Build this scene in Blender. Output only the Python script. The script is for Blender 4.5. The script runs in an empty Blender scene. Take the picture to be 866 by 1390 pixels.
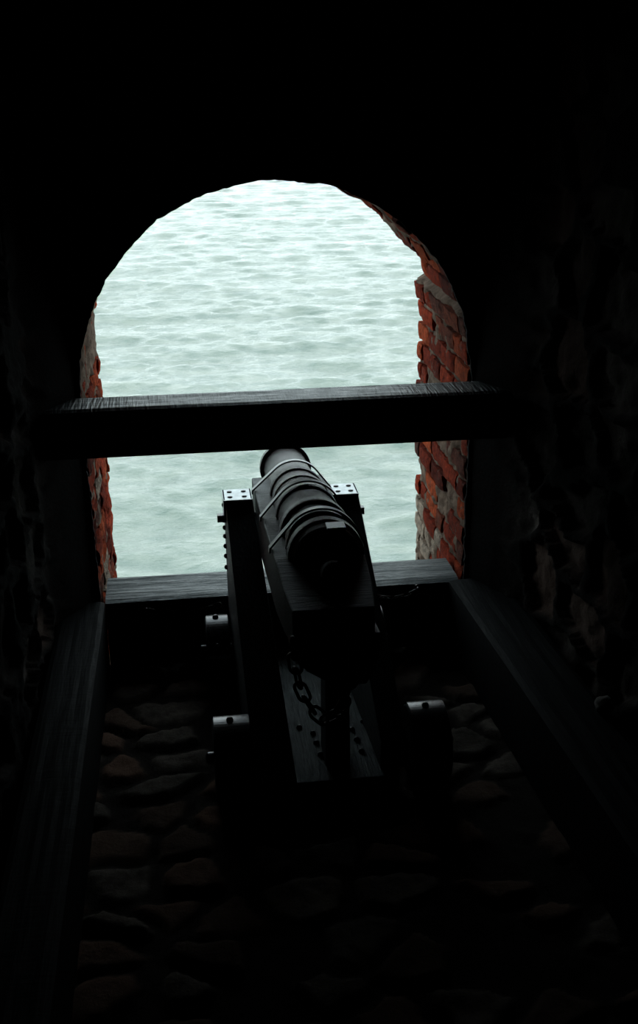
import bpy, math, random
import numpy as np
from mathutils import Vector, Matrix
random.seed(7); rng=np.random.default_rng(11)
ZC=1.889                       # camera height above the floor; heights below are written relative to the eye
C=bpy.context.scene.collection
PI=math.pi
# ------------------------------------------------------------------ noise
_G=rng.random((256,256))
def vnoise(x,y):
    x=np.asarray(x,float);y=np.asarray(y,float)
    xi=np.floor(x).astype(int);yi=np.floor(y).astype(int);fx=x-xi;fy=y-yi
    fx=fx*fx*(3-2*fx);fy=fy*fy*(3-2*fy)
    g=lambda a,b:_G[a%256,b%256]
    return (g(xi,yi)*(1-fx)+g(xi+1,yi)*fx)*(1-fy)+(g(xi,yi+1)*(1-fx)+g(xi+1,yi+1)*fx)*fy
def fbm(x,y,o=4):
    s=0;a=.5;t=0
    for i in range(o):
        s=s+a*vnoise(x*2**i+17.3*i,y*2**i+9.1*i);t+=a;a*=.5
    return s/t
# ------------------------------------------------------------------ materials
def mat(name): 
    m=bpy.data.materials.new(name);m.use_nodes=True
    nt=m.node_tree;return m,nt,nt.nodes['Principled BSDF']
def nd(nt,t,**k):
    n=nt.nodes.new(t)
    for a,b in k.items(): setattr(n,a,b)
    return n
def ramp(nt,src,stops):
    r=nd(nt,'ShaderNodeValToRGB');e=r.color_ramp.elements
    e[0].position,e[0].color=stops[0][0],(*stops[0][1],1);e[1].position,e[1].color=stops[1][0],(*stops[1][1],1)
    for p,c in stops[2:]:
        x=e.new(p);x.color=(*c,1)
    nt.links.new(src,r.inputs[0]);return r.outputs[0]
def noise(nt,scale,sc=(1,1,1),detail=6,rough=.6,rot=(0,0,0)):
    tc=nd(nt,'ShaderNodeTexCoord');mp=nd(nt,'ShaderNodeMapping');mp.inputs['Scale'].default_value=sc;mp.inputs['Rotation'].default_value=rot
    n=nd(nt,'ShaderNodeTexNoise');n.inputs['Scale'].default_value=scale;n.inputs['Detail'].default_value=detail;n.inputs['Roughness'].default_value=rough
    nt.links.new(tc.outputs['Object'],mp.inputs[0]);nt.links.new(mp.outputs[0],n.inputs['Vector']);return n.outputs['Fac']
def bump(nt,b,src,strength,dist,prev=None):
    x=nd(nt,'ShaderNodeBump');x.inputs['Strength'].default_value=strength;x.inputs['Distance'].default_value=dist
    nt.links.new(src,x.inputs['Height'])
    if prev is not None: nt.links.new(prev,x.inputs['Normal'])
    nt.links.new(x.outputs[0],b.inputs['Normal']);return x.outputs[0]
def wood(name,sc,c0,c1,rg=(.3,.6),saw=None,gb=.35,spec=.5):
    m,nt,b=mat(name)
    g=noise(nt,14,sc,8,.65)
    nt.links.new(ramp(nt,g,[(.35,c0),(.68,c1)]),b.inputs['Base Color'])
    b.inputs['Specular IOR Level'].default_value=spec;b.inputs['Specular Tint'].default_value=(.72,.95,1,1)
    g2=noise(nt,30,sc,5,.7)
    rr=nd(nt,'ShaderNodeMapRange');rr.inputs[3].default_value=rg[0];rr.inputs[4].default_value=rg[1];rr.inputs[1].default_value=.35;rr.inputs[2].default_value=.65
    nt.links.new(g2,rr.inputs[0]);nt.links.new(rr.outputs[0],b.inputs['Roughness'])
    p=bump(nt,b,g,gb,.01)
    if saw:
        s=noise(nt,saw[0],saw[1],3,.5);p=bump(nt,b,s,saw[2],.006,p)
    return m
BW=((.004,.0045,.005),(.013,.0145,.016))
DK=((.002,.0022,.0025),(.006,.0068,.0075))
M={}
M['bar']=wood('sawn_black_timber',(.5,6,6),*BW,rg=(.32,.62),saw=(60,(2.2,.15,.15),.9),gb=.25,spec=.4)
M['sill']=wood('weathered_black_timber_across',(.35,7,7),*BW,rg=(.20,.75),saw=(9,(.3,4,4),1),gb=.9)
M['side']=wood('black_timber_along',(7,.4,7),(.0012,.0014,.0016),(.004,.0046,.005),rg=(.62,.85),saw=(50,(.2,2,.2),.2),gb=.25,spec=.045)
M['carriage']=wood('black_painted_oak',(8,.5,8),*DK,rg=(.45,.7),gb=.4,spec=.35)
M['carriage_x']=wood('black_painted_oak_bed',(.8,8,8),(.007,.008,.009),(.022,.025,.028),rg=(.45,.7),gb=.5,spec=.4)
M['plank']=wood('grey_worn_oak_plank',(7,.5,7),(.008,.0095,.0095),(.026,.029,.029),rg=(.5,.8),gb=.5,spec=.35)
def iron(name,col,rough,metal=.6,bs=.25,sc=120):
    m,nt,b=mat(name);g=noise(nt,sc,(1,1,1),6,.7)
    nt.links.new(ramp(nt,g,[(.3,tuple(c*.6 for c in col)),(.7,tuple(c*1.3 for c in col))]),b.inputs['Base Color'])
    b.inputs['Metallic'].default_value=metal;b.inputs['Roughness'].default_value=rough
    bump(nt,b,g,bs,.018 if bs==1 else .004);return m
M['barrel']=iron('pitted_black_cast_iron',(.05,.055,.057),.27,.6,1,95)
M['strap']=iron('grey_iron_band',(.09,.10,.104),.38,.8,.1)
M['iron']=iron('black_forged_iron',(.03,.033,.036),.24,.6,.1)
M['cap']=iron('polished_iron_cap',(.27,.30,.31),.3,.9,.05,40)
M['bolt']=iron('dark_bolt_iron',(.03,.03,.032),.35,.4,.1)
M['chain']=iron('rusty_black_chain_iron',(.03,.028,.027),.45,.5,.2)
# stone: per-stone tint attribute from the mesh
def stone(name,mortar,dark,light,warm,detail=.5):
    m,nt,b=mat(name)
    at=nd(nt,'ShaderNodeAttribute',attribute_name='stone');sp=nd(nt,'ShaderNodeSeparateColor');nt.links.new(at.outputs['Color'],sp.inputs[0])
    n=noise(nt,16,(1,1,1),8,.7)
    base=ramp(nt,n,[(.3,dark),(.7,light)])
    mw=nd(nt,'ShaderNodeMix',data_type='RGBA');mw.inputs[7].default_value=(*warm,1);nt.links.new(sp.outputs[1],mw.inputs[0]);nt.links.new(base,mw.inputs[6])
    mm=nd(nt,'ShaderNodeMix',data_type='RGBA');mm.inputs[6].default_value=(*mortar,1);nt.links.new(sp.outputs[0],mm.inputs[0]);nt.links.new(mw.outputs[2],mm.inputs[7])
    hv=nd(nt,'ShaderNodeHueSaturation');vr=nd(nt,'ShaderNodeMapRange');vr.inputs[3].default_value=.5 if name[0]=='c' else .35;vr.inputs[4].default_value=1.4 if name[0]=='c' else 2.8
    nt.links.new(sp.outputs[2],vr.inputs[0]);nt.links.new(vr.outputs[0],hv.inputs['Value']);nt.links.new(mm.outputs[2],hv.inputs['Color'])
    nt.links.new(hv.outputs[0],b.inputs['Base Color']);b.inputs['Roughness'].default_value=.95;b.inputs['Specular IOR Level'].default_value=.04
    n2=noise(nt,55,(1,1,1),8,.75);bump(nt,b,n2,detail,.02);return m
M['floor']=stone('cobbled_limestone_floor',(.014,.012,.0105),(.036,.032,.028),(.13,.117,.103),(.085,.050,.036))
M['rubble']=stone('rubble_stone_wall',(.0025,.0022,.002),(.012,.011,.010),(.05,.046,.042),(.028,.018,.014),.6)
def brickmat():
    m,nt,b=mat('weathered_red_brick')
    at=nd(nt,'ShaderNodeAttribute',attribute_name='stone');sp=nd(nt,'ShaderNodeSeparateColor');nt.links.new(at.outputs['Color'],sp.inputs[0])
    tint=ramp(nt,sp.outputs[0],[(.0,(.085,.012,.006)),(.45,(.31,.036,.011)),(.75,(.40,.075,.024)),(.92,(.07,.03,.024)),(1.0,(.36,.30,.24))])
    n=noise(nt,38,(1,1,1),10,.85)
    spot=ramp(nt,n,[(.36,(.12,.10,.10)),(.47,(.85,.85,.85)),(.64,(2.0,1.8,1.7))])
    mx=nd(nt,'ShaderNodeMix',data_type='RGBA',blend_type='MULTIPLY');mx.inputs[0].default_value=1;nt.links.new(tint,mx.inputs[6]);nt.links.new(spot,mx.inputs[7])
    n3=noise(nt,13,(1,1,1),10,.85);w=ramp(nt,n3,[(.57,(0,0,0)),(.64,(.8,.8,.8))])
    mo=nd(nt,'ShaderNodeMix',data_type='RGBA');mo.inputs[7].default_value=(.22,.18,.145,1);nt.links.new(w,mo.inputs[0]);nt.links.new(mx.outputs[2],mo.inputs[6])
    nt.links.new(mo.outputs[2],b.inputs['Base Color']);b.inputs['Roughness'].default_value=.95;b.inputs['Specular IOR Level'].default_value=.06
    p=bump(nt,b,n,1,.035);n2=noise(nt,120,(1,1,1),5,.7);bump(nt,b,n2,.5,.006,p);return m
M['brick']=brickmat()
def simple(name,c0,c1,scale,rough=.9,bs=.4):
    m,nt,b=mat(name);n=noise(nt,scale,(1,1,1),8,.7);nt.links.new(ramp(nt,n,[(.3,c0),(.7,c1)]),b.inputs['Base Color'])
    b.inputs['Roughness'].default_value=rough;b.inputs['Specular IOR Level'].default_value=.04;bump(nt,b,n,bs,.02);return m
M['mortar']=simple('crumbling_lime_mortar',(.035,.022,.016),(.20,.145,.108),22,bs=.8)
M['plaster']=simple('near_black_masonry',(.004,.0036,.0032),(.010,.009,.008),6)  # masonry base tone set near black all over, mottled at random
M['pale']=simple('pale_rounded_limestone',(.07,.067,.062),(.15,.145,.135),30,.85)
m,nt,b=mat('green_grey_sea');M['sea']=m
b.inputs['Roughness'].default_value=.12;b.inputs['IOR'].default_value=1.34;b.inputs['Specular IOR Level'].default_value=.5
n=noise(nt,.6,(1,1.8,1),5,.6);nt.links.new(ramp(nt,n,[(.36,(.10,.140,.116)),(.64,(.19,.222,.188))]),b.inputs['Base Color'])
n1=noise(nt,1.6,(1,1.9,1),6,.62);n2=noise(nt,6,(1,1.5,1),4,.6)
p=bump(nt,b,n1,.5,.24);bump(nt,b,n2,.2,.02,p)
# ------------------------------------------------------------------ mesh helpers (all points in eye-relative z)
def link(name,verts,faces,m,parent=None,smooth=False,bev=0,col=None,loc=None):
    v=np.array(verts,float).reshape(-1,3).copy();v[:,2]+=ZC
    off=np.zeros(3)
    p=parent
    while p is not None: off+=np.array(p.location);p=p.parent
    if parent is None:
        l=np.array(loc,float) if loc is not None else np.array([(v[:,0].min()+v[:,0].max())/2,(v[:,1].min()+v[:,1].max())/2,v[:,2].min()])
    else: l=(v.min(0)+v.max(0))/2-off
    v-=off+l
    me=bpy.data.meshes.new(name)
    me.from_pydata([tuple(a) for a in v],[],[tuple(int(i) for i in f) for f in faces]);me.update()
    if col is not None:
        ca=me.color_attributes.new('stone','FLOAT_COLOR','POINT');c=np.ones((len(v),4));c[:,:3]=col;ca.data.foreach_set('color',c.ravel())
    if smooth: me.polygons.foreach_set('use_smooth',[True]*len(me.polygons))
    me.materials.append(M[m]);o=bpy.data.objects.new(name,me);C.objects.link(o);o.location=l
    if parent is not None:o.parent=parent
    if bev:
        bm=o.modifiers.new('Bevel','BEVEL');bm.width=bev;bm.segments=2;bm.limit_method='ANGLE';bm.angle_limit=.6
    return o
def tag(o,label=None,cat=None,group=None,kind=None):
    if label:o['label']=label
    if cat:o['category']=cat
    if group:o['group']=group
    if kind:o['kind']=kind
    return o
class MB:
    def __init__(s): s.v=[];s.f=[]
    def add(s,v,f):
        n=len(s.v);s.v+=[tuple(a) for a in v];s.f+=[tuple(i+n for i in q) for q in f];return s
    def hexa(s,p): # 8 pts: bottom 4 ccw, top 4 ccw
        return s.add(p,[(3,2,1,0),(4,5,6,7),(0,1,5,4),(1,2,6,5),(2,3,7,6),(3,0,4,7)])
    def box(s,x0,x1,y0,y1,z0,z1): return s.hexa([(x0,y0,z0),(x1,y0,z0),(x1,y1,z0),(x0,y1,z0),(x0,y0,z1),(x1,y0,z1),(x1,y1,z1),(x0,y1,z1)])
    def prism(s,a,b):
        n=len(a);return s.add(list(a)+list(b),[tuple(range(n))[::-1],tuple(range(n,2*n))]+[(i,(i+1)%n,n+(i+1)%n,n+i) for i in range(n)])
    def lathe(s,o,d,prof,n=48,closed=True):
        o=Vector(o);d=Vector(d).normalized();u=d.orthogonal().normalized();w=d.cross(u)
        v=[];f=[]
        for (t,r) in prof:
            for k in range(n):
                a=2*PI*k/n;v.append(o+d*t+u*(r*math.cos(a))+w*(r*math.sin(a)))
        for i in range(len(prof)-1):
            for k in range(n): f.append((i*n+k,i*n+(k+1)%n,(i+1)*n+(k+1)%n,(i+1)*n+k))
        if closed: f.append(tuple(range(n))[::-1]);f.append(tuple((len(prof)-1)*n+k for k in range(n)))
        return s.add(v,f)
    def tube(s,pts,r,n=8,closed=False):
        pts=[Vector(p) for p in pts];m=len(pts);v=[];f=[];up=None
        for i,p in enumerate(pts):
            if closed:t=(pts[(i+1)%m]-pts[i-1]).normalized()
            else:t=(pts[min(i+1,m-1)]-pts[max(i-1,0)]).normalized()
            if up is None: up=t.orthogonal().normalized()
            up=(up-t*up.dot(t)).normalized();w=t.cross(up)
            for k in range(n):
                a=2*PI*k/n;v.append(p+up*(r*math.cos(a))+w*(r*math.sin(a)))
        R=m if closed else m-1
        for i in range(R):
            for k in range(n): j=(i+1)%m;f.append((i*n+k,i*n+(k+1)%n,j*n+(k+1)%n,j*n+k))
        if not closed: f.append(tuple(range(n))[::-1]);f.append(tuple((m-1)*n+k for k in range(n)))
        return s.add(v,f)
    def band(s,pts,wdir,w,t):   # flat strip of iron along pts, width w along wdir, thickness t outward
        pts=[Vector(p) for p in pts];wd=Vector(wdir).normalized();m=len(pts);v=[];f=[]
        for i,p in enumerate(pts):
            tg=(pts[min(i+1,m-1)]-pts[max(i-1,0)]).normalized();nn=tg.cross(wd).normalized()
            for a,bb in ((-.5,0),(.5,0),(.5,1),(-.5,1)): v.append(p+wd*(w*a)+nn*(t*bb))
        for i in range(m-1):
            for k in range(4): f.append((i*4+k,i*4+(k+1)%4,(i+1)*4+(k+1)%4,(i+1)*4+k))
        f.append((3,2,1,0));f.append(tuple((m-1)*4+k for k in range(4)))
        return s.add(v,f)
    def build(s,name,m,parent=None,**k): return link(name,s.v,s.f,m,parent,**k)
def dome(o,d,r=.008,h=.006,base=.003):
    return MB().lathe(o,d,[(-.004,r),(base,r),(base+h*.6,r*.78),(base+h,r*.25)],14)
def empty(name,x,y,z):
    o=bpy.data.objects.new(name,None);C.objects.link(o);o.location=(x,y,z+ZC);o.empty_display_size=.1;return o
# ------------------------------------------------------------------ rubble / cobble surfaces
def cells(U,V,cu,cv,seed,skip=.15,gap=.10,ease=.12):
    r=np.random.default_rng(seed);N=128
    jx=r.random((N,N));jy=r.random((N,N));rv=r.random((N,N,4))
    wu=U/cu+ (fbm(U*5+3,V*5)-.5)*.75; wv=V/cv+(fbm(U*5+31,V*5+7)-.5)*.75
    iu=np.floor(wu).astype(int);iv=np.floor(wv).astype(int)
    f1=np.full(U.shape,9.);f2=f1.copy();id0=np.zeros(U.shape,int);id1=id0.copy()
    for a in (-1,0,1):
        for b_ in (-1,0,1):
            ci=(iu+a)%N;cj=(iv+b_)%N
            px=iu+a+.5+(jx[ci,cj]-.5)*.85+.35*((iv+b_)%2);py=iv+b_+.5+(jy[ci,cj]-.5)*.7
            d=np.hypot(px-wu,py-wv)
            nearer=d<f1
            f2=np.where(nearer,f1,np.minimum(f2,d));id0=np.where(nearer,ci,id0);id1=np.where(nearer,cj,id1);f1=np.where(nearer,d,f1)
    R=rv[id0,id1]
    e=np.clip((f2-f1-gap)/ease,0,1);e=e*e*(3-2*e)
    st=e*(R[...,0]>skip)
    return st,R
def surface(name,P,N,ul,vl,du,cu,cv,depth,seed,m,kind='structure',skip=.15,taper=None,gap=.10,warmp=.25,ease=.12,pale=None):
    nu=max(2,int(ul/du));nv=max(2,int(vl/du))
    u=np.linspace(0,ul,nu+1);v=np.linspace(0,vl,nv+1);U,V=np.meshgrid(u,v,indexing='ij')
    st,R=cells(U,V,cu,cv,seed,skip,gap,ease)
    h=st*(.35+.65*R[...,1])*depth+ (fbm(U*22,V*22,5)-.5)*depth*.8 + (fbm(U*3,V*3,3)-.5)*depth*.7+st*depth*.3*(fbm(U*9+R[...,2]*40,V*7+R[...,3]*30,3)-.5)
    if taper is not None: h=h*taper(U)+0
    pos=P(U,V)+N(U,V)*h[...,None]
    tp=1 if taper is None else taper(U)  # stones beside the opening faded to near-black mortar, painting the splay's shade
    col=np.stack([np.clip(st*tp,0,1),np.where(R[...,2]<warmp,.55+.4*R[...,3],R[...,3]*.15),.25*fbm(U*6,V*6)+.75*R[...,3]],-1)
    if pale is not None: col[...,2]=np.where(pale(U,V),.8+.2*R[...,3],col[...,2]*.45)  # wall zones near the opening tinted brighter as painted incoming light, rest darker
    idx=np.arange((nu+1)*(nv+1)).reshape(nu+1,nv+1)
    f=np.stack([idx[:-1,:-1],idx[1:,:-1],idx[1:,1:],idx[:-1,1:]],-1).reshape(-1,4)
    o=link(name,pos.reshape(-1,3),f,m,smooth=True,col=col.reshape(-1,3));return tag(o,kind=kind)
ZF=-1.889;ZT=1.35
Yn,Yf=3.55,4.38;XC=.305;RR=.62;ZS=-.925
# floor of the gun room (inward of the sill)
FX0,FY0=-.75,-1.6
surface('floor',lambda U,V:np.stack([FX0+U,FY0+V,np.full(U.shape,ZF-.008)],-1),lambda U,V:np.stack([0*U,0*U,0*U+1],-1),2.5,5.16,.0125,.19,.135,.022,5,'floor',skip=.18,gap=.16,warmp=.35,ease=.16)
def wallpath(pts):
    p=np.array(pts,float);s=np.r_[0,np.cumsum(np.hypot(*np.diff(p,axis=0).T))]
    return p,s
def wall(name,pts,seed,flip):
    p,s=wallpath(pts);L=s[-1]
    def XY(U): return np.interp(U,s,p[:,0]),np.interp(U,s,p[:,1])
    def P(U,V):
        x,y=XY(U);return np.stack([x,y,ZF-.1+V],-1)
    def N(U,V):
        x0,y0=XY(np.clip(U-.06,0,L));x1,y1=XY(np.clip(U+.06,0,L));tx,ty=x1-x0,y1-y0;n=np.hypot(tx,ty);sg=-1 if flip else 1
        return np.stack([sg*ty/n,-sg*tx/n,0*U],-1)
    return surface(name,P,N,L,ZT-ZF+.1,.014,.27,.19,.04,seed,'rubble',skip=.08,taper=lambda U:np.clip((U-.14)/.2,0,1),warmp=.2,pale=(lambda U,V:(U>.33)&(U<.78)&(V>.12)&(V<.68)) if flip else (lambda U,V:(U>.25)&(U<.8)&(V>.15)&(V<.5)))  # pale zones: light from the opening painted into the stone tint
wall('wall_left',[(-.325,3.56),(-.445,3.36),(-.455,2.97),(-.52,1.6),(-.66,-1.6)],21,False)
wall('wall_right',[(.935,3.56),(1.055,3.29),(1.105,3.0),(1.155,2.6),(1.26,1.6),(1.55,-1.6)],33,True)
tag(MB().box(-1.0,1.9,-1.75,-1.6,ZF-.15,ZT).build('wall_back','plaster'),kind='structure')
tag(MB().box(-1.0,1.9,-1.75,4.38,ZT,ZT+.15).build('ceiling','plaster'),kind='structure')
# front wall with the arched embrasure
def arch_path(R=RR,zb=-2.02,step=.03,ext=0):
    pts=[];n=int((ZS-zb)/step)
    for i in range(n): pts.append((XC-R,zb+i*(ZS-zb)/n,-1,0,0))
    m=int(PI*R/step)
    for i in range(m+1):
        a=PI-PI*i/m;pts.append((XC+R*math.cos(a),ZS+R*math.sin(a),math.cos(a),math.sin(a),0))
    for i in range(1,n+1): pts.append((XC+R,ZS-i*(ZS-zb)/n,1,0,0))
    return pts
ap=arch_path(step=.012)
mb=MB();V=[];F=[]
X0,X1,Z0,Z1=-1.0,1.9,-2.3,ZT
def outer(x,z,nx,nz):
    # ray from arch centre to the rectangle
    dx,dz=(x-XC),(z-ZS)
    if z<=ZS+1e-6: return (X0 if dx<0 else X1,z)
    c=[]
    if dx>1e-9:c.append((X1-XC)/dx)
    if dx<-1e-9:c.append((X0-XC)/dx)
    if dz>1e-9:c.append((Z1-ZS)/dz)
    t=min(c);return (XC+dx*t,ZS+dz*t)
s=0
for i,(x,z,nx,nz,_) in enumerate(ap):
    j1=(fbm(np.array([i*.13]),np.array([.5]),4)[0]-.5)*.018+(float(vnoise(i*.9,3.3))-.5)*.006
    j2=(fbm(np.array([i*.16]),np.array([7.5]),4)[0]-.5)*.03
    ox,oz=outer(x,z,nx,nz)
    V+=[(ox,Yn,oz),(x+nx*(j1+.004),Yn,z+nz*(j1+.004)),(x+nx*(j1+.004),Yn+.012,z+nz*(j1+.004)),(x+nx*.10,Yn+.02,z+nz*.10),(x+nx*(.10+j2),Yf-.02,z+nz*(.10+j2)),(ox,Yf-.02,oz)]
n=len(ap)
for i in range(n-1):
    for k in range(5): F.append((i*6+k,i*6+k+1,(i+1)*6+k+1,(i+1)*6+k))
# close top corners
def corner(a,b_,y): pass
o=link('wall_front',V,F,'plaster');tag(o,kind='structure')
tag(MB().box(-1.0,1.9,Yn+.02,Yf-.02,ZT-.02,ZT+.02).build('ceiling','plaster'),kind='structure') if False else None
tag(MB().hexa([(XC-RR-.1,3.58,-2.3),(XC+RR+.1,3.58,-2.3),(XC+RR+.1,Yf,-2.3),(XC-RR-.1,Yf,-2.3),(XC-RR-.1,3.58,-1.90),(XC+RR+.1,3.58,-1.90),(XC+RR+.1,Yf,-2.06),(XC-RR-.1,Yf,-2.06)]).build('trim_1','mortar'),kind='structure')
# brick lining of the embrasure: every course follows the jambs and the arch
V=[];F=[];COL=[]
def brick(s0,s1,y0,y1,e,tint,rough,pathf):
    na,nb,nc=4,7,3   # along s, along y, depth
    r=random.Random(int(s0*1000)*7+int(y0*991));pts=[]
    base=len(V);off=[r.random()*50 for _ in range(3)]
    idx={}
    def put(a,b_,c):
        k=(a,b_,c)
        if k in idx:return idx[k]
        s=s0+(s1-s0)*a/na;y=y0+(y1-y0)*b_/nb;d=-e+ .07*c/nc     # distance outward from the opening surface
        s+=rough*.5*(float(vnoise(y*28+off[0],d*30+s*9))-.5)
        y+=rough*.8*(float(vnoise(s*35+off[1],d*30))-.5)*(1 if b_ in(0,nb) else .3)
        d+=rough*1.0*(float(vnoise(s*30+off[2],y*26))-.5)
        if c==0 and (a in (0,na) or b_ in (0,nb)): d+=.003
        if c==0 and (a in (0,na) and b_ in (0,nb)): d+=.006*r.random()
        x,z,nx,nz=pathf(s)
        idx[k]=len(V);V.append((x+nx*d,y,z+nz*d));COL.append((tint,0,0));return idx[k]
    for a in range(na):
        for b_ in range(nb): F.append((put(a,b_,0),put(a+1,b_,0),put(a+1,b_+1,0),put(a,b_+1,0)))
    for c in range(nc):
        for a in range(na):
            F.append((put(a,0,c),put(a,0,c+1),put(a+1,0,c+1),put(a+1,0,c)));F.append((put(a,nb,c),put(a+1,nb,c),put(a+1,nb,c+1),put(a,nb,c+1)))
        for b_ in range(nb):
            F.append((put(0,b_,c),put(0,b_+1,c),put(0,b_+1,c+1),put(0,b_,c+1)));F.append((put(na,b_,c),put(na,b_,c+1),put(na,b_+1,c+1),put(na,b_+1,c)))
ZB=-2.02;LJ=ZS-ZB;LA=PI*RR
def pathf(s):
    if s<LJ: return XC-RR,ZB+s,-1,0
    if s<LJ+LA:
        a=PI-(s-LJ)/RR;return XC+RR*math.cos(a),ZS+RR*math.sin(a),math.cos(a),math.sin(a)
    return XC+RR,ZS-(s-LJ-LA),1,0
TOT=2*LJ+LA;nc_=int(TOT/.079);ch=TOT/nc_
for i in range(nc_):
    s0=i*ch;sm=s0+ch/2
    right=sm>LJ+LA*.62;left=sm<LJ+LA*.3
    x,z,nx,nz=pathf(sm)
    ends=Yf+random.uniform(-.03,.02)
    y=Yn+.02-(.11 if i%2 else 0)
    rec=0
    if right and -.72<z<-.60: rec=.036;ends-=.06       # the crumbled course above the jamb
    elif right and z>=-.60: rec=random.uniform(-.004,.012)
    while y<ends-.03:
        ln=random.choice([.20,.21,.215,.105]);y1=min(y+ln,ends)
        if ends-y1<.05:y1=ends
        ya=max(y,Yn+.012)
        if y1-ya>.03:
            e=random.uniform(-.006,.007)-rec
            if left: e=random.uniform(-.004,.006)
            if not right and not z<-1.0: e-=.012
            if random.random()<.07 and not left: e-=.035
            t=random.choices([random.uniform(0,.35),random.uniform(.35,.75),random.uniform(.85,.93),1.0],[.42,.40,.13,.05])[0]
            if z>-1.3: t=min(t,.9)
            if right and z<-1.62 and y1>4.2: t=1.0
            brick(s0+.009,s0+ch-.009,ya+.006,y1-.006,e,t,.016 if left else .009,pathf)
        y=y1
tag(link('trim_2',V,F,'brick',smooth=False,col=np.array(COL)),kind='structure')
# mortar bed between the bricks
nu=int(TOT/.012);nv=int((Yf-Yn-.03)/.014);V=[];F=[]
for i in range(nu+1):
    s=TOT*i/nu;x,z,nx,nz=pathf(s)
    ys=np.linspace(Yn+.012,Yf-.03,nv+1);h=.012+(.05 if (s>LJ+LA*.62 and -.74<z<-.58) else 0)+ (fbm(ys*20,np.full(ys.shape,s*20),4)-.5)*.045
    for y,d in zip(ys,h): V.append((x+nx*d,y,z+nz*d))
for i in range(nu):
    for j in range(nv): a=i*(nv+1)+j;F.append((a,a+1,a+nv+2,a+nv+1))
tag(link('trim_3',V,F,'mortar',smooth=True),kind='structure')
# ------------------------------------------------------------------ timbers
def timber(name,p0,p1,w,h,m,label,cat='beam',seed=0,group=None,rough=.004,ridge=0):
    # p0,p1: bottom centre-line ends; w width, h height; slightly uneven hewn faces
    p0=Vector(p0);p1=Vector(p1);L=(p1-p0).length;t=(p1-p0).normalized();sd=Vector((t.y,-t.x,0)).normalized()
    n=max(2,int(L/.03));k=10;V=[];F=[]
    prof=[]
    for j in range(k): prof.append((-.5+j/k,1))
    for j in range(4): prof.append((.5,1-j/4))
    for j in range(k): prof.append((.5-j/k,0))
    for j in range(4): prof.append((-.5,j/4))
    q=len(prof);pr_=random.Random(seed);o1=pr_.random()*60
    for i in range(n+1):
        c=p0+t*(L*i/n)
        for a,(sx,sz) in enumerate(prof):
            nn=(float(vnoise(i*.03*3+o1,a*1.7))-.5)*rough*2
            x=sx*w;z=sz*h
            edge=.006 if (a in (0,k)) else 0
            if sz==1: z+=nn-edge
            if sz==0: z=0
            if sx==.5: x+=nn*.6
            if sx==-.5: x-=nn*.6
            V.append(c+sd*x+Vector((0,0,z)))
    for i in range(n):
        for a in range(q): F.append((i*q+a,i*q+(a+1)%q,(i+1)*q+(a+1)%q,(i+1)*q+a))
    F.append(tuple(range(q))[::-1]);F.append(tuple(n*q+a for a in range(q)))
    return tag(link(name,V,F,m),label,cat,group)
timber('timber_beam',(-.47,3.465,-1.094),(1.10,3.465,-1.094),.155,.153,'bar','black sawn timber bar spanning the arched opening above the cannon muzzle',seed=1,rough=.001)
timber('timber_beam',(-.30,3.62,-1.887),(.905,3.62,-1.887),.20,.247,'sill','black weathered timber sill lying across the foot of the opening behind the cannon',seed=2,rough=.004)
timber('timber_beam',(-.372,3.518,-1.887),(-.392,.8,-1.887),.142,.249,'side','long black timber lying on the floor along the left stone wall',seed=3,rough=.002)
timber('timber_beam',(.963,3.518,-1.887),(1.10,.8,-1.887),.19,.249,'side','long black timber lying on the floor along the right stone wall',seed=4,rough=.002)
# pale stone by the right beam
def blob(name,c,r,sc,seed,m):
    import bmesh
    bm=bmesh.new();bmesh.ops.create_icosphere(bm,subdivisions=3,radius=1)
    V=[];
    for v in bm.verts:
        k=1+.25*(float(vnoise(v.co.x*1.6+seed,v.co.y*1.6+v.co.z*1.3))-.5)
        V.append((c[0]+v.co.x*r*sc[0]*k,c[1]+v.co.y*r*sc[1]*k,c[2]+v.co.z*r*sc[2]*k))
    F=[[v.index for v in f.verts] for f in bm.faces];bm.free()
    return link(name,V,F,m,smooth=True)
tag(blob('rounded_stone',(1.085,2.60,-1.614),.027,(1,1.1,.95),3,'pale'),'small pale rounded stone lying on the right timber against the wall','stone')
# ------------------------------------------------------------------ cannon
SL=.123;D=Vector((0,1,-SL)).normalized();UPN=Vector((0,SL,1)).normalized();BX=.336
def A(Y): return -1.278+SL*(3.69-Y)
can=empty('cannon',.34,3.06,ZF)
tag(can,'black cast-iron cannon strapped to a wooden wheeled carriage and pointing out to sea','cannon')
# barrel : breech (t=0 at Y=2.64) to muzzle
o0=Vector((BX,2.64,A(2.64)))
prof=[(-.165,.004),(-.16,.020),(-.145,.032),(-.125,.034),(-.108,.028),(-.095,.018),(-.07,.018),(-.05,.028),(-.032,.055),(-.022,.080),(-.012,.087),(.0,.088),(.010,.092),(.020,.098),(.050,.099),(.058,.096),(.062,.091),
 (.105,.090),(.108,.094),(.116,.096),(.124,.094),(.128,.089),(.235,.0875),(.24,.093),(.246,.097),(.275,.098),(.281,.094),(.285,.088),(.40,.0865),(.44,.0865),(.445,.091),(.456,.093),(.467,.091),(.472,.0865),
 (.60,.085),(.604,.088),(.62,.089),(.636,.088),(.64,.084),(.72,.080),(.725,.085),(.735,.087),(.745,.085),(.75,.080),(.84,.0765),(.96,.073),(1.04,.073),(1.10,.075),(1.125,.078),(1.126,.089),(1.16,.089),(1.172,.080),(1.174,.048)]
mb=MB();mb.lathe(o0,D,prof,72,closed=False)
mb.lathe(o0,D,[(1.174,.048),(.75,.048),(.75,.001)],48,closed=False)
barrel=mb.build('barrel','barrel',can,smooth=True)
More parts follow.
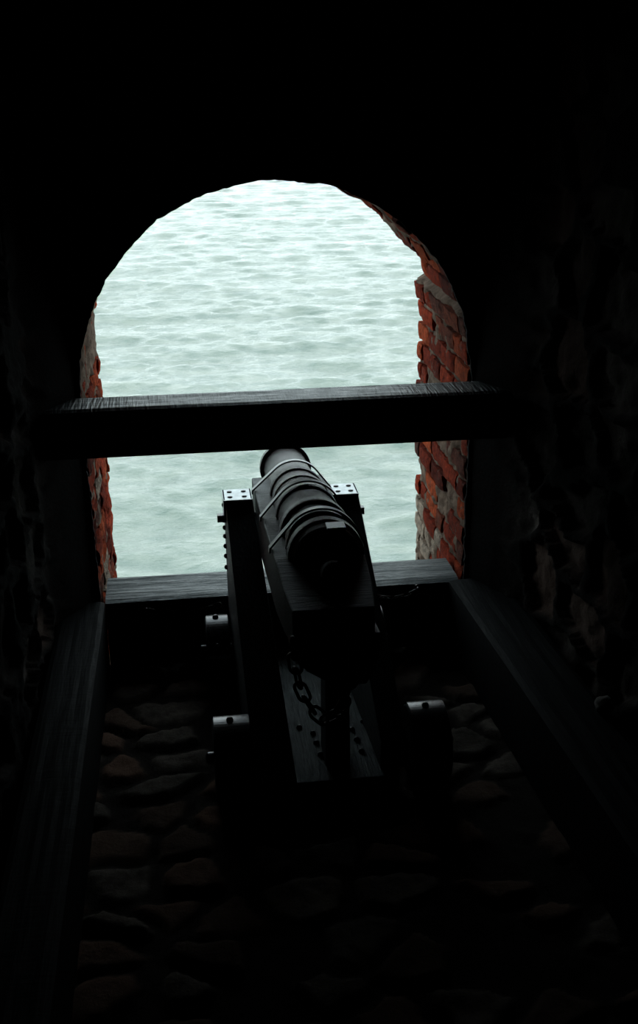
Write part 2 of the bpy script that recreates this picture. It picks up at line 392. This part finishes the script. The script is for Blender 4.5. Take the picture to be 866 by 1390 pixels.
em=barrel.modifiers.new('Edge','EDGE_SPLIT');em.split_angle=.7
# rear sight block standing on the breech ring
sb=MB();y0=2.66
sb.hexa([(.330,2.585,A(2.6)+.02),(.377,2.585,A(2.6)+.02),(.377,2.655,A(2.65)+.03),(.330,2.655,A(2.65)+.03),(.330,2.59,-1.048),(.378,2.59,-1.048),(.378,2.632,-1.050),(.330,2.632,-1.050)])
sight=sb.build('sight_block','iron',can,bev=.003)
MB().box(.3312,.3768,2.591,2.631,-1.0495,-1.0465).build('sight_plate','strap',sight)
def P(x,Y,dz): 
    return (x,Y,A(Y)+dz)
bl=[(.210,3.64),(.204,3.2),(.205,2.66),(.212,2.50),(.222,2.40)];brr=[(.418,2.40),(.430,2.50),(.436,2.66),(.442,3.2),(.449,3.64)]
pl=bl+brr
drop=lambda y:-.055*max(0,min(1,(2.66-y)/.26))
mb=MB();top=[P(x,y,drop(y)) for x,y in pl];bot=[P(x,y,-.150) for x,y in pl];k=len(pl)//2;nv_=len(pl)
mb.v=bot+top
for i in range(k-1): mb.f.append((nv_+i,nv_+nv_-1-i,nv_+nv_-2-i,nv_+i+1));mb.f.append((i+1,nv_-2-i,nv_-1-i,i))
for i in range(nv_): j=(i+1)%nv_;mb.f.append((i,nv_+i,nv_+j,j))
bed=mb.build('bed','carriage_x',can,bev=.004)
# end plate with bolts at the rear of the bed
ep=MB().hexa([(.226,2.386,-1.262),(.414,2.386,-1.262),(.414,2.399,-1.262),(.226,2.399,-1.262),(.226,2.386,-1.182),(.414,2.386,-1.182),(.414,2.399,-1.182),(.226,2.399,-1.182)])
end=ep.build('end_plate','iron',bed,bev=.002)
for x,z in ((.240,-1.195),(.252,-1.220),(.288,-1.245),(.398,-1.220),(.400,-1.195),(.365,-1.245)):
    dome((x,2.386,z),(0,-1,0),.008).build('bolt','bolt',bed,smooth=True)
# corbel under the bed, narrowing to the pivot post
cp=[(.225,-.02),(.222,-.05),(.236,-.085),(.262,-.115),(.30,-.14),(.332,-.16),(.408,-.16),(.43,-.12),(.442,-.06),(.443,-.02)]
mb=MB();mb.prism([(x,2.46,-1.255+z) for x,z in cp],[(x,2.95,-1.30+z) for x,z in cp])
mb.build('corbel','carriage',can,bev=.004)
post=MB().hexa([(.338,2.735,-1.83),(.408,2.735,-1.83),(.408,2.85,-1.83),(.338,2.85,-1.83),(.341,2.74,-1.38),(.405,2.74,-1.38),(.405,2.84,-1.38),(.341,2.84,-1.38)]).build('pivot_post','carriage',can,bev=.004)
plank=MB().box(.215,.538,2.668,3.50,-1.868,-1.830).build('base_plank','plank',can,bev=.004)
for x,y in ((.286,2.953),(.323,2.915),(.327,2.862),(.331,2.80),(.440,2.918),(.480,2.959),(.446,2.862),(.450,2.80)):
    dome((x,y,-1.832),(0,0,1),.009,.008,.004).build('bolt','bolt',plank,smooth=True)
# bracket cheeks
def cheek(xo0,xi0,xo1,xi1,yr,side):
    # profile (Y,z), x interpolated along Y
    def X(y,a,b_): return a+(b_-a)*(3.49-y)/(3.49-2.62)
    pf=[(3.49,-1.829),(3.49,-1.262),(3.40,-1.262),(3.10,-1.465),(2.80,-1.668),(yr,-1.668-(2.80-yr)*.677),(yr,-1.829)]
    a=[(X(y,xo0,xo1),y,z) for y,z in pf];b_=[(X(y,xi0,xi1),y,z) for y,z in pf]
    ck=MB().prism(a,b_).build('cheek','carriage',can,bev=.003)
    s=-1 if side=='L' else 1
    xa,xb=min(xo0,xi0),max(xo0,xi0)
    # iron cap: top plate folded down over four sides
    c=MB().box(xa-.003,xb+.003,3.397,3.493,-1.262,-1.2565)
    c.box(xa-.003,xb+.003,3.393,3.3985,-1.325,-1.2565)
    c.box(xa-.004,xa+.001,3.397,3.493,-1.325,-1.2565);c.box(xb-.001,xb+.004,3.397,3.493,-1.325,-1.2565)
    cap=c.build('cap_plate','cap',ck)
    for ux,uy in ((.22,.26),(.76,.26),(.22,.76),(.76,.76)):
        MB().lathe((xa+(xb-xa)*ux,3.397+.096*uy,-1.2575),(0,0,1),[(0,.0085),(.0025,.008),(.004,.004)],14).build('rivet','bolt',cap,smooth=True)
    for ux,z in ((.5,-1.290),(.24,-1.317),(.76,-1.317)):
        dome((xa+(xb-xa)*ux,3.3935,z),(0,-1,0),.007).build('rivet','bolt',cap,smooth=True)
    xs=xo0
    # rivets down the outer face and the pivot bolt's square nut
    for z,y in ((-1.296,3.46),(-1.375,3.462),(-1.405,3.462),(-1.44,3.462),(-1.475,3.462),(-1.515,3.462)):
        dome((X(y,xo0,xo1),y,z),(s,0,0),.0085,.006,.003).build('rivet','bolt',ck,smooth=True)
    MB().lathe((X(3.44,xo0,xo1)-s*.004,3.44,-1.332),(s,0,0),[(0,.018),(.012,.018),(.014,.0165),(.030,.0165)],4 ).build('square_nut','iron',ck,bev=.001)
    return ck
cheek(.108,.192,.133,.245,2.62,'L')
cheek(.532,.456,.566,.492,2.70,'R')
MB().lathe((.186,3.44,-1.332),(1,0,0),[(0,.014),(.275,.014)],20).build('trunnion_bolt','iron',can,smooth=False)
# three iron straps over barrel and bed
def strap(Y,r,w=.026,th=.005):
    xl=.204;xr=.444;c=Vector((BX,Y,A(Y)));a0=None
    pts=[]
    def loc(x,h): return Vector((x,Y,A(Y)))+UPN*h
    rr=r+.0015
    # tangents from the feet to the circle
    def tang(xf,sg):
        d=abs(xf-BX);a=math.acos(min(1,rr/d));return a
    aL=tang(xl,-1);aR=tang(xr,1)
    pts.append(loc(xl,-.010) - Vector((.002,0,0)));pts.append(loc(xl,.0)-Vector((.002,0,0)))
    for k in range(25):
        a=(PI-aL)+(aR-(PI-aL))*k/24;pts.append(loc(BX+rr*math.cos(a),rr*math.sin(a)))
    pts.append(loc(xr,0)+Vector((.004,0,0)));pts.append(loc(xr,-.010)+Vector((.004,0,0)))
    st=MB().band(pts[::-1],D,w,-th)
    so=st.build('strap','strap',can)
    return so
strap(3.45,.0875);strap(3.10,.098);strap(2.765,.098)
# truck wheels
def wheel(x0,x1,yc,r=.114):
    zc=ZF+.001+r;w=x1-x0
    wo=MB().lathe((x0,yc,zc),(1,0,0),[(0,.02),(0,r-.010),(.003,r-.006),(w-.003,r-.006),(w,r-.010),(w,.02)],56).build('truck_wheel','carriage',can,smooth=False)
    MB().lathe((x0+.004,yc,zc),(1,0,0),[(0,r-.0065),(0,r),(w-.008,r),(w-.008,r-.0065)],64,closed=False).build('tyre','iron',wo)
    for k in range(6):
        a=PI/2-.04+k*PI/3;d=Vector((0,math.cos(a),math.sin(a)))
        dome(Vector(((x0+x1)/2-.004,yc,zc))+d*r,d,.010,.007,.003).build('rivet','bolt',wo,smooth=True)
    MB().lathe((x0-.022,yc,zc),(1,0,0),[(0,.010),(.006,.018),(w+.038,.018),(w+.044,.010)],24).build('hub','iron',wo,smooth=False)
wheel(.026,.131,2.74);wheel(.572,.680,2.74);wheel(.026,.104,3.385);wheel(.538,.614,3.385)
for x,y in ((.09,2.74),(.09,3.385),(.50,2.74),(.49,3.385)):
    MB().lathe((x,y,ZF+.115),(1,0,0),[(0,.017),(.10,.017)],20).build('axle','iron',can)
# ------------------------------------------------------------------ chains
def chain(pts,ll,lw,r,label,group=None,ring=None):
    # resample the curve by link pitch
    P_=[Vector(p) for p in pts];S=[0]
    for a,b_ in zip(P_,P_[1:]): S.append(S[-1]+(b_-a).length)
    def at(s):
        for i in range(len(P_)-1):
            if s<=S[i+1]+1e-9: return P_[i].lerp(P_[i+1],(s-S[i])/(S[i+1]-S[i]))
        return P_[-1]
    pitch=ll-2*r*1.9;n=int(S[-1]/pitch)
    root=empty('chain',P_[0].x,P_[0].y,P_[0].z);tag(root,label,'chain',group)
    for i in range(n):
        a=at(i*pitch);b_=at(min((i+1)*pitch,S[-1]));t=(b_-a).normalized();c=(a+b_)/2
        ref=Vector((0,-.5,1)) if abs(t.z)<.8 else Vector((0,1,0))
        u=t.cross(ref).normalized();w=t.cross(u).normalized()
        q=u if i%2 else w
        q=(q+ (w if i%2 else u)*.35).normalized()
        h=ll/2-lw/2;loop=[]
        for k in range(9): an=-PI/2+PI*k/8;loop.append(c+t*(h+lw/2*math.cos(an))+q*(lw/2*math.sin(an)))
        for k in range(9): an=PI/2+PI*k/8;loop.append(c+t*(-h+lw/2*math.cos(an))+q*(lw/2*math.sin(an)))
        MB().tube(loop,r,8,closed=True).build('chain_link','chain',root,smooth=True)
    return root
def cat(a,b_,sag,n=24):
    a=Vector(a);b_=Vector(b_);return [a.lerp(b_,i/n)-Vector((0,0,sag*4*(i/n)*(1-i/n))) for i in range(n+1)]
k1=[(.222,2.374,-1.236),(.220,2.374,-1.275),(.230,2.374,-1.348),(.249,2.374,-1.402),(.272,2.374,-1.441),(.296,2.374,-1.458),(.319,2.374,-1.450),(.342,2.374,-1.411),(.360,2.374,-1.353),(.370,2.374,-1.29),(.374,2.374,-1.25)]
chain(k1,.056,.029,.0042,'black iron chain looped under the breech in front of the pivot post')
c2=chain(cat((-.16,3.505,-1.676),(.10,3.50,-1.66),.028),.036,.020,.003,'dark iron chain sagging from the sill to the left cheek of the cannon carriage')
c3=chain(cat((.75,3.505,-1.664),(.542,3.475,-1.62),.035),.036,.020,.003,'dark iron chain sagging from the sill to the right cheek of the cannon carriage')
def ringbolt(x,z,lab):
    e=MB().lathe((x,3.519,z),(0,-1,0),[(-.002,.016),(.004,.016),(.005,.006),(.012,.006)],16)
    lp=[(x,3.502+.012*math.cos(a),z+.012*math.sin(a)) for a in [2*PI*k/16 for k in range(16)]];e.tube(lp,.003,8,closed=True)
    tag(e.build('ring_bolt','iron',smooth=False),lab,'ring bolt')
ringbolt(-.165,-1.676,'iron ring bolt on the sill holding the left chain')
ringbolt(.757,-1.664,'iron ring bolt on the sill holding the right chain')
# ------------------------------------------------------------------ sea, far below the fort
SEA=-12.0
nr,ncol=760,420
rr=22*(260/22)**(np.arange(nr)/(nr-1));rr=np.r_[2.,8.,15.,rr,400,900,2500,8000]
th=np.linspace(-.62,.62,ncol)
Rg,T=np.meshgrid(rr,th,indexing='ij');X=Rg*np.sin(T)+0;Y=Rg*np.cos(T)
h=np.zeros(X.shape);r2=np.random.default_rng(5)
dr=np.gradient(rr)[:,None]
for i in range(78):
    big=i<20
    lam=3.2*(9/3.2)**r2.random() if big else .75*(3.4/.75)**r2.random()
    a=r2.normal(0.10,.28 if big else .45);kx,ky=math.sin(a),math.cos(a);k=2*PI/lam
    amp=lam*(.0030 if big else .0049)*r2.uniform(.5,1.4)
    ph=r2.random()*6.28;w=k*(X*kx+Y*ky)+ph+4.5*fbm(X/lam/5+i,Y/lam/5,2)
    fade=np.clip((lam/np.maximum(dr,1e-3)-2)/2,0,1)
    h+=amp*fade*(np.sin(w)+.25*np.cos(2*w))
X=X+XC
idx=np.arange(X.size).reshape(X.shape)
f=np.stack([idx[:-1,:-1],idx[:-1,1:],idx[1:,1:],idx[1:,:-1]],-1).reshape(-1,4)
me=bpy.data.meshes.new('sea');nv=X.size;me.vertices.add(nv);me.vertices.foreach_set('co',np.stack([X,Y,h+SEA+ZC],-1).ravel())
me.loops.add(f.size);me.loops.foreach_set('vertex_index',f.ravel());me.polygons.add(len(f));me.polygons.foreach_set('loop_start',np.arange(len(f))*4);me.polygons.foreach_set('loop_total',np.full(len(f),4))
me.update(calc_edges=True);me.polygons.foreach_set('use_smooth',[True]*len(f));me.materials.append(M['sea'])
sea=bpy.data.objects.new('sea_water',me);C.objects.link(sea);tag(sea,'pale green rippling sea filling the view through the arch','sea',kind='stuff')
# ------------------------------------------------------------------ overcast sky
w=bpy.data.worlds.new('overcast');bpy.context.scene.world=w;w.use_nodes=True;nt=w.node_tree
bg=nt.nodes['Background'];tc=nt.nodes.new('ShaderNodeTexCoord');sx=nt.nodes.new('ShaderNodeSeparateXYZ');nt.links.new(tc.outputs['Generated'],sx.inputs[0])
rp=ramp(nt,sx.outputs[2],[(0,(.80,.925,.95)),(.15,(.81,.935,.96)),(.45,(.80,.93,.96)),(.8,(.72,.84,.88))]);nt.links.new(rp,bg.inputs[0]);bg.inputs[1].default_value=3.0
# ------------------------------------------------------------------ camera
f_,th_,ps_,ro_=1554.3,.3668,.1194,-.0133
Fw=Vector((math.sin(ps_)*math.cos(th_),math.cos(ps_)*math.cos(th_),-math.sin(th_)))
R0=Vector((math.cos(ps_),-math.sin(ps_),0));U0=R0.cross(Fw)
Rv=R0*math.cos(ro_)+U0*math.sin(ro_);Uv=-R0*math.sin(ro_)+U0*math.cos(ro_)
cd=bpy.data.cameras.new('camera');co=bpy.data.objects.new('camera',cd);C.objects.link(co)
m4=Matrix((Rv,Uv,-Fw)).transposed().to_4x4();m4.translation=Vector((0,0,ZC));co.matrix_world=m4
cd.sensor_fit='VERTICAL';cd.sensor_height=36;cd.lens=f_/1390*36;cd.clip_start=.05;cd.clip_end=20000
sc=bpy.context.scene;sc.camera=co
sc.view_settings.view_transform='Standard';sc.view_settings.look='None';sc.view_settings.gamma=1;sc.view_settings.exposure=0;sc.view_settings.use_curve_mapping=False
sc.cycles.max_bounces=8
